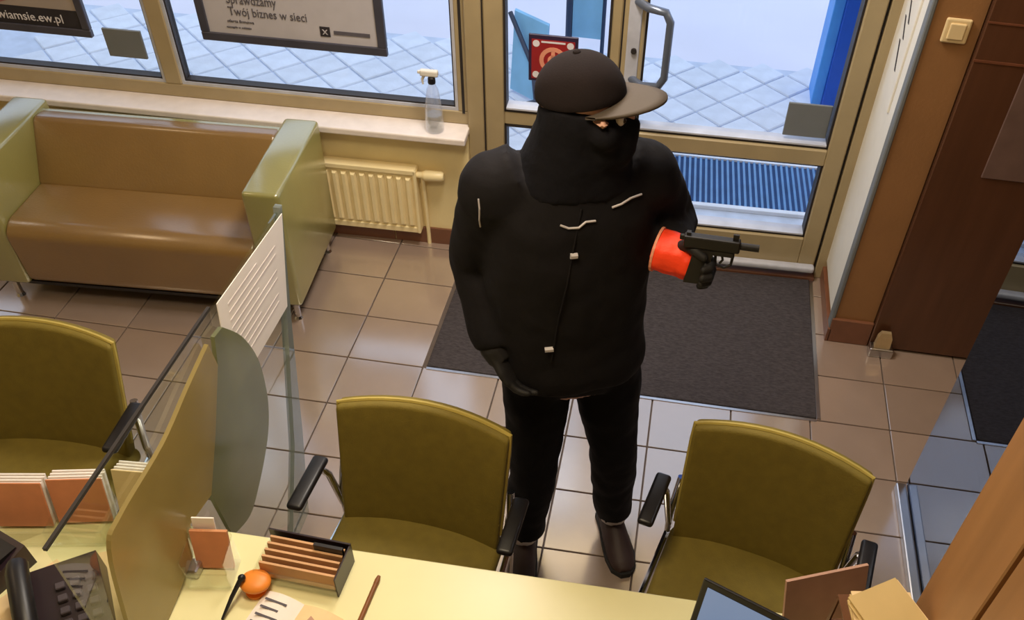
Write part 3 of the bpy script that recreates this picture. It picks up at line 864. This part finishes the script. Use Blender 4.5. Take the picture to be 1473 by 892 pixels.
# small clear holder with an orange leaflet right of the divider
lh = thing('leaflet_stand', 'small clear stand with orange and white leaflets beside the divider', 'holder', (.262, -1.455, DZ), R(8))
b = MB(); b.box(-.05, .05, -.035, .045, 0, .005, bev=.001); b.box(-.05, .05, -.035, -.031, .005, .06); b.box(-.05, -.047, -.03, .045, .005, .10); b.box(.047, .05, -.03, .045, .005, .10); b.box(-.05, .05, .042, .045, .005, .13)
b.build('stand_body', 'acrylic', lh)
o = tag(MB().box(-.042, .042, -.004, .004, .0, .115, M4=Matrix.Translation((0, .022, .007)) @ Matrix.Rotation(R(-12), 4, 'X')).build('leaflet', 'paper_pink', None, (.262, -1.455, DZ), (0, 0, R(8))), 'orange leaflet standing in the small clear stand', 'leaflet')
o = tag(MB().box(-.025, .025, -.002, .002, .0, .14, M4=Matrix.Translation((-.012, .034, .007)) @ Matrix.Rotation(R(-12), 4, 'X')).build('leaflet', 'paper', None, (.262, -1.455, DZ), (0, 0, R(8))), 'white leaflet behind the orange one in the clear stand', 'leaflet')
# business card box
bx = thing('card_box', 'smoky grey box of cream cards near the counter edge', 'box', (.465, -1.395, DZ), R(-3))
b = MB(); b.box(-.10, .10, .035, .039, 0, .075); b.box(.097, .10, -.06, .035, 0, .072)
b.build('dark_wall', 'phone', bx)
b = MB(); b.box(-.10, -.097, -.06, .035, 0, .05); b.box(-.10, .097, -.063, -.06, 0, .05); b.box(-.10, .097, -.06, .035, 0, .004)
b.build('clear_wall', 'acrylic', bx)
b = MB()
for k in range(5): b.box(-.092, .09, -.05 + k * .016, -.044 + k * .016, .004, .052 + .004 * k, M4=Matrix.Rotation(R(-6), 4, 'X'))
b.build('cards', mat('tan_cards', (206, 160, 116), .7), bx)
MB().box(.02, .09, .012, .02, .004, .082).build('divider_card', 'chair_black', bx)
# orange paddle on a dark stem
od = thing('pen_stand', 'small orange round-headed pen stand with a dark pen on the counter', 'pen stand', (.372, -1.475, DZ))
b = MB(); b.disc((0, 0, 0), .024, .008, 20); b.tube([(0, 0, .008), (0, .004, .02)], .008, 8); b.build('base', 'orange', od)
b = MB(); b.ball((0, .006, .030), (.036, .032, .015), 20, 12); smooth_by_angle(b.build('round_head', 'orange', od), 80)
b = MB(); b.tube([(-.045, -.085, .006), (-.036, -.04, .03), (-.026, -.008, .05)], [.003, .005, .006], 8); b.build('dark_pen', 'chair_black', od)
b = MB(); b.ball((-.024, -.002, .052), .009, 10, 8); b.build('pen_cap', 'chair_black', od, smooth=True)
# open booklet
ob = thing('open_booklet', 'open printed booklet lying by the card box', 'booklet', (.478, -1.562, DZ + .001), R(-12))
for sx in (-1, 1):
    NP = 8; rows = []
    for i in range(NP + 1):
        t = i / NP; rows.append([(sx * t * .10, -.07, .004 + .012 * math.sin(t * PI) ), (sx * t * .10, .07, .004 + .012 * math.sin(t * PI)), (sx * t * .10, .07, 0), (sx * t * .10, -.07, 0)])
    q = MB(); q.loft(rows); q.build('page', 'paper' if sx < 0 else 'paper_warm', ob)
b = MB(); b.prism([(.02, -.03, .0175), (.075, -.03, .0175), (.085, .02, .016), (.035, .045, .0165)], (0, 0, .0012)); b.build('picture', 'paper_red', ob)
b = MB()
for k in range(5): b.box(-.085, -.03 - .01 * (k % 2), .045 - k * .02, .05 - k * .02, .0155, .0168)
b.build('print', 'ink', ob)
# brown pen
pn = thing('ballpoint_pen', 'brown ballpoint pen lying on the yellow counter', 'pen', (.632, -1.46, DZ + .0062), R(-4))
MB().tube([(0, -.065, 0), (0, .045, 0)], .0055, 10).build('barrel', 'brown_pen', pn)
MB().tube([(0, .045, 0), (0, .055, 0), (0, .066, 0)], [.006, .0062, .004], 10).build('cap', 'brown_pen', pn)
MB().tube([(0, -.065, 0), (0, -.078, 0)], [.005, .001], 10).build('tip', 'steel', pn)

# laptop / monitor at the bottom right
lp = thing('laptop', 'open black laptop with a blue lit screen at the right of the counter', 'laptop', (1.4945, -1.5275, DZ), R(-22))
TL = Matrix.Translation((0, 0, .018)) @ Matrix.Rotation(R(-14), 4, 'X')
MB().box(-.155, .155, -.22, 0, .002, .018, bev=.004, seg=2).build('base', 'chair_black', lp)
lid = MB().box(-.155, .155, -.004, .004, 0, .225, bev=.003, seg=2, M4=TL).build('lid', 'chair_black', lp)
MB().box(-.141, .141, -.0055, -.0038, .018, .208, M4=TL).build('screen', 'screen', lid)
kb = MB()
for i in range(12):
    for j in range(4): kb.box(-.141 + i * .0235, -.121 + i * .0235, -.13 + j * .027, -.118 + j * .027, .018, .021)
kb.build('keyboard', 'greyplate', lp)['kind'] = 'stuff'
# rust folder standing right of laptop
fd = tag(MB().box(-.10, .10, -.004, .004, 0, .16, M4=Matrix.Rotation(R(-18), 4, 'X')).build('rust_folder', 'paper_red', None, (1.672, -1.352, DZ + .002), (0, 0, R(22))), 'rust coloured folder leaning between laptop and paper tray', 'folder')
# letter tray with papers
TRX, TRY, TRA = 1.724, -1.535, 8
tr = thing('letter_tray', 'tall tower of smoky brown letter trays at the right end of the counter', 'tray', (TRX, TRY, DZ), R(TRA))
for k in range(4):
    b = MB(); z = k * .095
    b.box(-.075, .075, -.10, .10, z, z + .004)
    if k < 3:
        for x in (-.075, .071):
            for y in (-.10, .09): b.box(x, x + .004, y, y + .01, z + .004, z + .095)
    b.build('shelf', 'tray', tr)
for k, (dx, dy, a, lab) in enumerate(((0, 0, 0, 'thick cream paper stack lying on the brown letter tray tower'), (.018, .012, 24, 'thin cream booklet lying askew on top of the paper stack'))):
    t = thing('paper_stack', lab, 'papers', (TRX + dx, TRY + dy, DZ + .2905 + k * .024), R(TRA + a))
    for i in range(6 - 3 * k):
        MB().box(-.06 + .004 * ((i * 5) % 3), .06 + .004 * ((i * 3) % 2), -.085 + .005 * (i % 2), .085 + .004 * (i % 3), i * .004, i * .004 + .0034).build('sheet', 'paper_warm' if i % 2 else 'desk_side', t)

# ------------------------------------------------------------------ the man
ORG = Vector((1.0, -.72, 0))
FACE = Vector((.97, -.22, .13)).normalized()
HUP = Vector((.05, -.02, 1)).normalized()
HR = FACE.cross(HUP).normalized(); HUP = HR.cross(FACE)
HC = Vector((.992, -.715, 1.625))      # head centre
HM = Matrix((HR, FACE, HUP)).transposed().to_4x4(); HM.translation = HC   # local: x right ear, y forward, z up

SHR, SHL = Vector((.795, -.755, 1.425)), Vector((1.125, -.625, 1.425))
ELR, WRR = Vector((.722, -.675, 1.14)), Vector((.800, -.835, .985))
ELL, WRL = Vector((1.212, -.49, 1.215)), Vector((1.208, -.735, 1.290))
HIPR, HIPL = Vector((.895, -.735, .86)), Vector((1.075, -.665, .86))
KNR, KNL = Vector((.900, -.775, .50)), Vector((1.125, -.685, .49))
ANR, ANL = Vector((.868, -.775, .10)), Vector((1.150, -.645, .10))
TOED = {'R': Vector((.10, -.99, 0)).normalized(), 'L': Vector((.35, -.94, 0)).normalized()}

def oval(c, ax, ay, rx, ry, n=28, pw=2.3):
    out = []
    for k in range(n):
        a = 2 * PI * k / n
        cx_, sy_ = math.cos(a), math.sin(a)
        out.append(Vector(c) + ax * rx * math.copysign(abs(cx_) ** (2 / pw), cx_) + ay * ry * math.copysign(abs(sy_) ** (2 / pw), sy_))
    return out
TXA = (SHL - SHR); TXA.z = 0; TXA.normalize()
TYA = Vector((-TXA.y, TXA.x, 0))          # towards the back
def lerp(a, b, t): return a + (b - a) * t

# body: one continuous surface, head to feet
b = MB()
b.loft([oval(c, TXA, TYA, rx, ry) for c, rx, ry in (
    ((.985, -.70, .80), .145, .105), ((.985, -.70, .90), .160, .115), ((.975, -.70, 1.05), .145, .105), ((.965, -.695, 1.22), .160, .115), ((.962, -.69, 1.36), .170, .115), ((.965, -.69, 1.44), .13, .09), ((.975, -.695, 1.50), .065, .062))])
b.tube([(.972, -.69, 1.42), (.98, -.70, 1.52), (.99, -.71, 1.60)], [.065, .058, .056], 14)
for sh, el, wr in ((SHR, ELR, WRR), (SHL, ELL, WRL)):
    b.ball(sh, .068); b.tube([sh, lerp(sh, el, .5), el], [.055, .048, .042], 12); b.ball(el, .042); b.tube([el, lerp(el, wr, .4), wr], [.042, .040, .029], 12)
for hp, kn, an, s_ in ((HIPR, KNR, ANR, 'R'), (HIPL, KNL, ANL, 'L')):
    b.ball(hp, .088); b.tube([hp, lerp(hp, kn, .4), kn], [.088, .078, .056], 14); b.ball(kn, .056); b.tube([kn, lerp(kn, an, .35), an], [.054, .056, .038], 14)
    b.ball(an, .04); d = TOED[s_]; b.tube([an - d * .05 - Vector((0, 0, .055)), an + d * .06 - Vector((0, 0, .062)), an + d * .15 - Vector((0, 0, .075))], [.036, .036, .022], 12)
# head with face
hd_ = MB()
hd_.ball((0, -.012, .028), (.075, .095, .085), 24, 16)
hd_.ball((0, .015, -.045), (.060, .075, .075), 20, 14)
hd_.ball((0, .060, -.088), (.030, .026, .022))           # chin
hd_.tube([(0, .088, .022), (0, .104, -.012), (0, .110, -.024)], [.010, .013, .014], 10)   # nose
hd_.ball((.014, .096, -.028), .009); hd_.ball((-.014, .096, -.028), .009)
hd_.tube([(-.022, .084, -.056), (0, .092, -.054), (.022, .084, -.056)], [.005, .007, .005], 8)   # lips
hd_.tube([(-.020, .083, -.066), (0, .090, -.067), (.020, .083, -.066)], [.005, .008, .005], 8)
hd_.tube([(-.045, .072, .028), (-.02, .088, .030), (.02, .088, .030), (.045, .072, .028)], [.009, .011, .011, .009], 8)  # brow ridge
for sx in (-1, 1):
    hd_.ball((sx * .076, -.008, -.012), (.010, .020, .032)); hd_.ball((sx * .045, .056, -.022), (.022, .022, .02))
me_ = bpy.data.meshes.new('t'); hd_.b.to_mesh(me_); hd_.b.free(); t_ = bmesh.new(); t_.from_mesh(me_); bpy.data.meshes.remove(me_)
b.add(t_, HM)
# hands are part of the body
def hand_shapes(mb, wrist, fdir, ndir, curl, thick=1.0, palm=True, fingers=True, side=1):
    """palm with five fingers; fdir: along the hand, ndir: palm normal (fingers curl towards it)"""
    f_ = fdir.normalized(); n_ = (ndir - f_ * ndir.dot(f_)).normalized(); w_ = f_.cross(n_) * side
    rings = []
    for t, hw, hh in ((-.01, .026, .020), (.02, .032, .018), (.055, .041, .017), (.088, .041, .014), (.094, .036, .011)):
        rings.append([wrist + f_ * t + w_ * hw * math.cos(a) * thick + n_ * hh * math.sin(a) * thick for a in [2 * PI * k / 16 for k in range(16)]])
    if palm: mb.loft(rings)
    if not fingers: return
    for q, (off, ln) in enumerate(((-.030, .068), (-.010, .078), (.010, .074), (.029, .058))):
        p = wrist + f_ * .086 + w_ * off; ang = curl * .35; pts = [p - f_ * .018, p]
        for k, fr_ in enumerate((.45, .32, .23)):
            ang_k = R(curl * (.55 + .75 * k)); dirv = f_ * math.cos(ang_k) + n_ * math.sin(ang_k)
            p = p + dirv * ln * fr_ * 1.08; pts.append(p)
        mb.tube(pts, [.0095 * thick, .0100 * thick, .0095 * thick, .0088 * thick, .0072 * thick], 10)
        mb.ball(p, .0072 * thick, 8, 6)
    p = wrist + f_ * .028 - w_ * .028
    p1 = p + (f_ * .5 - w_ * .75 + n_ * .45).normalized() * .036; p2 = p1 + (f_ * .85 - w_ * .05 + n_ * .45).normalized() * .030; p3 = p2 + (f_ * .9 + w_ * .25 + n_ * .3).normalized() * .024
    mb.tube([p - f_ * .01 + w_ * .012, p1, p2, p3], [.015 * thick, .0125 * thick, .0105 * thick, .0085 * thick], 10); mb.ball(p3, .0085 * thick, 8, 6)
GD = Vector((.985, -.06, .03)).normalized()              # where the pistol points
LF = Vector((.96, -.24, -.04)).normalized(); LN = Vector((-.25, -.95, -.05))
RF = Vector((.55, -.25, -.75)).normalized(); RN = Vector((.85, -.1, .2))
hand_shapes(b, WRL, LF, LN, 66, .86); hand_shapes(b, WRR, RF, RN, 30, .86)
man = remesh(b, 'person', 'skin', None, .008, 3, origin=ORG)
tag(man, 'masked person in black jacket and cap holding a pistol in an orange glove', 'person')

def clothing(mb, name, m, voxel=.010, smooth=5, disp=None, label=None):
    o = remesh(mb, name, m, man, voxel, smooth, disp=disp, origin=ORG)
    if label: o['label'] = label
    return o
# jacket
b = MB()
b.loft([oval(c, TXA, TYA, rx, ry) for c, rx, ry in (
    ((.978, -.705, .865), .206, .153), ((.976, -.705, .92), .212, .160), ((.968, -.70, 1.0), .205, .158), ((.962, -.697, 1.15), .208, .162), ((.958, -.695, 1.28), .213, .160), ((.957, -.692, 1.38), .206, .148), ((.962, -.69, 1.45), .165, .120), ((.972, -.695, 1.51), .105, .095), ((.98, -.70, 1.545), .088, .086))])
b.tube([SHR + Vector((.06, .02, .03)), SHR, lerp(SHR, ELR, .5), ELR, lerp(ELR, WRR, .5), WRR + RF * .0], [.085, .088, .083, .074, .064, .050], 18)
b.tube([SHL + Vector((-.06, -.02, .03)), SHL, lerp(SHL, ELL, .5), ELL, lerp(ELL, WRL, .45), lerp(ELL, WRL, .93)], [.085, .086, .078, .066, .060, .054], 18)
b.ball(ELR, .074); b.ball(ELL, .069); b.ball(SHR, .092); b.ball(SHL, .090)
jk = clothing(b, 'jacket', 'jacket', .010, 8, (.007, 9.0))
# trousers
b = MB()
b.loft([oval(c, TXA, TYA, rx, ry) for c, rx, ry in (((.985, -.70, .815), .155, .115), ((.985, -.70, .86), .178, .130), ((.98, -.70, .95), .172, .125))])
for hp, kn, an in ((HIPR, KNR, ANR), (HIPL, KNL, ANL)):
    b.ball(hp + Vector((0, 0, -.01)), .096)
    b.tube([hp, lerp(hp, kn, .35), lerp(hp, kn, .7), kn, lerp(kn, an, .3), lerp(kn, an, .65), lerp(kn, an, .93)], [.100, .097, .084, .076, .074, .068, .066], 20)
clothing(b, 'trousers', 'trouser', .010, 6, (.006, 11.0))
# hood and snood: cloth around neck and lower face
b = MB()
b.loft([oval(c, TXA, TYA, rx, ry) for c, rx, ry in (((.968, -.692, 1.44), .165, .120), ((.972, -.694, 1.50), .128, .112), ((.978, -.698, 1.56), .108, .104), ((.982, -.702, 1.615), .098, .098), ((.985, -.705, 1.66), .092, .092))])
hh = MB(); hh.ball((0, -.018, -.01), (.084, .096, .090), 22, 14); hh.ball((0, .020, -.072), (.074, .090, .062), 20, 14); hh.ball((0, .076, -.045), (.046, .040, .042)); hh.ball((0, .100, -.022), (.022, .024, .030)); hh.ball((0, .060, -.014), (.070, .040, .034)); hh.ball((.05, .058, -.02), .038); hh.ball((-.05, .058, -.02), .038)
me_ = bpy.data.meshes.new('t'); hh.b.to_mesh(me_); hh.b.free(); t_ = bmesh.new(); t_.from_mesh(me_); bpy.data.meshes.remove(me_)
b.add(t_, HM)
clothing(b, 'face_covering', 'hood', .009, 5, (.003, 20.0), 'dark hood and mask covering neck and lower face')
# eyes in the gap between brim and mask
for sx in (-1, 1):
    c = HM @ Vector((sx * .031, .086, .008)); e = MB().ball(c - ORG, .0125, 12, 8).build('eye', 'eye', man, smooth=True)
    MB().ball(HM @ Vector((sx * .031, .0955, .008)) - ORG, .0062, 10, 6).build('iris', 'iris', e, smooth=True)
b = MB()
b.add((lambda t: (bmesh.ops.create_cube(t, size=1), t)[1])(bmesh.new()), HM @ Matrix.Translation((.068, .056, .020)) @ Matrix.Rotation(R(52), 4, 'Z') @ Matrix.Diagonal((.046, .022, .014, 1)))
bmesh.ops.bevel(b.b, geom=list(b.b.edges), offset=.006, segments=2, affect='EDGES')
bmesh.ops.translate(b.b, verts=b.b.verts, vec=-ORG)
b.build('skin_strip', 'skin', man, smooth=True)
# cap
cp = bmesh.new(); bmesh.ops.create_uvsphere(cp, u_segments=32, v_segments=20, radius=1)
for v in cp.verts:
    if v.co.z < 0: v.co.z *= .12
    v.co.x *= .086; v.co.y *= .102; v.co.z *= .092 * (1 + .06 * v.co.y / .116)
b = MB(); b.add(cp, Matrix.Translation(-ORG) @ HM @ Matrix.Translation((0, -.012, .044)) @ Matrix.Rotation(R(3), 4, 'X'))
cap = b.build('cap', 'cap', man, smooth=True)
# brim: curved plate
NB = 14; rows = []
for k in range(5):
    t = k / 4; row = []
    for i in range(NB + 1):
        a = -1.15 + 2.3 * i / NB
        x = math.sin(a) * (.089 + .004 * t); yb = math.cos(a) * .094 - .01
        y = yb + t * .098 * max(0, math.cos(a * 1.25)) ** .7
        z = .048 - .020 * (x / .1) ** 2 + .004 * t
        row.append(Vector((x, y, z)))
    rows.append(row)
b = MB(); bm = b.b
top = [[bm.verts.new(HM @ p - ORG) for p in r_] for r_ in rows]; bot = [[bm.verts.new(HM @ (p - Vector((0, 0, .006))) - ORG) for p in r_] for r_ in rows]
for k in range(4):
    for i in range(NB):
        bm.faces.new((top[k][i], top[k][i + 1], top[k + 1][i + 1], top[k + 1][i])); bm.faces.new((bot[k][i], bot[k + 1][i], bot[k + 1][i + 1], bot[k][i + 1]))
for i in range(NB):
    bm.faces.new((top[4][i], top[4][i + 1], bot[4][i + 1], bot[4][i])); bm.faces.new((top[0][i], bot[0][i], bot[0][i + 1], top[0][i + 1]))
b.build('cap_brim', 'brim', man, smooth=True)
MB().ball(HM @ Vector((0, -.012, .136)) - ORG, (.009, .009, .006), 10, 6).build('cap_button', 'cap', man)
# shoes and socks
for an, s_ in ((ANR, 'R'), (ANL, 'L')):
    d = TOED[s_]; sd = Vector((d.y, -d.x, 0)); g = Vector((an.x, an.y, 0))
    b = MB(); rings = []
    for t, w_, h_ in ((-.085, .030, .055), (-.06, .040, .085), (0, .042, .105), (.06, .046, .085), (.12, .048, .062), (.165, .042, .050), (.190, .024, .036)):
        rings.append([g + d * t + sd * w_ * math.cos(a) + Vector((0, 0, .018 + (h_ - .018) * max(0, math.sin(a)))) for a in [2 * PI * k / 16 for k in range(16)]])
    b.loft(rings); sh = clothing(b, 'shoe', 'shoe', .006, 3)
    b = MB(); b.loft([[g + d * t + sd * w_ + Vector((0, 0, z)) for t, w_ in [(-.092, -.02), (-.06, -.044), (.0, -.043), (.06, -.049), (.12, -.051), (.17, -.042), (.198, -.015), (.198, .015), (.17, .042), (.12, .051), (.06, .049), (0, .043), (-.06, .044), (-.092, .02)]] for z in (.0005, .022)])
    bmesh.ops.translate(b.b, verts=b.b.verts, vec=-ORG); b.build('sole', 'sole', sh)
    b = MB(); b.tube([g + Vector((0, 0, .085)), g + Vector((0, 0, .13))], .047, 16); bmesh.ops.translate(b.b, verts=b.b.verts, vec=-ORG); b.build('sock', 'sock', man, smooth=True)
# gloves
b = MB(); hand_shapes(b, WRL, LF, LN, 66, 1.22, True, False)
b.tube([WRL - LF * .030, WRL - LF * .022, WRL + LF * .01, WRL + LF * .04, WRL + LF * .07], [.052, .054, .052, .050, .042], 20); b.ball(WRL + LF * .05 + Vector((0, -.006, -.004)), .046)
gl = clothing(b, 'glove', 'glove_o', .004, 4, (.0035, 24.0), 'bright orange glove with black coated fingers')
b = MB(); hand_shapes(b, WRL, LF, LN, 66, 1.30, False, True)
fg = remesh(b, 'coated_fingers', 'glove_b', gl, .0035, 3, origin=ORG)
b = MB(); c0 = WRL - LF * .026; dd = LF; b.tube([c0 - ORG - dd * .003, c0 - ORG + dd * .003], .0555, 20); b.build('cuff_rim', 'pink', gl)
b = MB(); hand_shapes(b, WRR, RF, RN, 30, 1.14); b.tube([lerp(ELR, WRR, .9), WRR, WRR + RF * .03], [.042, .038, .034], 14)
clothing(b, 'glove', 'glove_b', .0035, 3, None, 'black glove')

# surface detail on the jacket: piping, tags (shrunk on to the cloth)
from mathutils.bvhtree import BVHTree
bv = BVHTree.FromPolygons([v.co.copy() for v in jk.data.vertices], [tuple(p.vertices) for p in jk.data.polygons])
def on_jacket(x, z, lift=.003):
    """front of the jacket at height z and width x"""
    h_ = bv.ray_cast(Vector((x, -2.0, z)) - ORG, Vector((0, 1, 0)))
    return None if h_[0] is None else h_[0] + h_[1] * lift
def stitched(name, pts, rad, m='reflect'):
    q = [on_jacket(*p) for p in pts]; q = [p for p in q if p is not None]
    if len(q) >= 2: MB().tube(q, rad, 6).build(name, m, jk)
stitched('reflective_piping', [(.958, 1.404), (.977, 1.397), (.999, 1.397), (1.013, 1.408), (1.034, 1.407)], .0028)
stitched('reflective_piping', [(1.067, 1.430), (1.086, 1.433), (1.105, 1.439), (1.128, 1.438)], .0028)
stitched('sleeve_piping', [(.774, 1.451), (.776, 1.428), (.774, 1.395), (.772, 1.365)], .002)
stitched('chest_tag', [(.985, 1.329), (1.0, 1.328)], .0075)
stitched('hem_tag', [(.936, 1.046), (.957, 1.048)], .0075)
stitched('zip', [(1.001, 1.437), (.992, 1.359), (.982, 1.252), (.966, 1.144), (.953, 1.004)], .0025, 'jacket')

# pistol, held in the glove
GH = WRL + LF * .088 + (LN - LF * LN.dot(LF)).normalized() * .030 + Vector((0, 0, .036))    # inside the fist
gx = GD; gz = (Vector((.02, .12, 1)) - gx * Vector((.02, .12, 1)).dot(gx)).normalized(); gy = gz.cross(gx)
gn = thing('pistol', 'black pistol held out in the orange glove, pointing right', 'pistol', GH)
gm = Matrix((gx, gy, gz)).transposed()
gn.rotation_mode = 'QUATERNION'; gn.rotation_quaternion = gm.to_quaternion()
b = MB(); b.prism([(-.035, -.011, -.062), (.010, -.011, -.062), (.028, -.011, .030), (-.018, -.011, .030)], (0, .022, 0)); b.build('grip', 'gun', gn)
b = MB(); b.box(-.045, .085, -.0125, .0125, .032, .062, bev=.004, seg=2); b.build('slide', 'gun', gn)
b = MB(); b.box(-.020, .075, -.010, .010, .018, .034, bev=.003); b.tube([(.032, 0, .020), (.034, 0, -.008), (.055, 0, -.014), (.070, 0, -.004), (.072, 0, .020)], .0035, 8); b.build('frame_and_guard', 'gun', gn)
MB().tube([(.08, 0, .048), (.128, 0, .048)], .0085, 14).build('barrel', 'gun', gn)
MB().tube([(.046, 0, .020), (.050, 0, .006), (.044, 0, -.004)], .003, 6).build('trigger', 'gun', gn)
b = MB(); b.box(-.040, -.030, -.006, .006, .062, .069); b.box(.066, .080, -.003, .003, .060, .076); b.box(-.055, -.043, -.004, .004, .046, .060, bev=.002); b.build('sights', 'gun', gn)
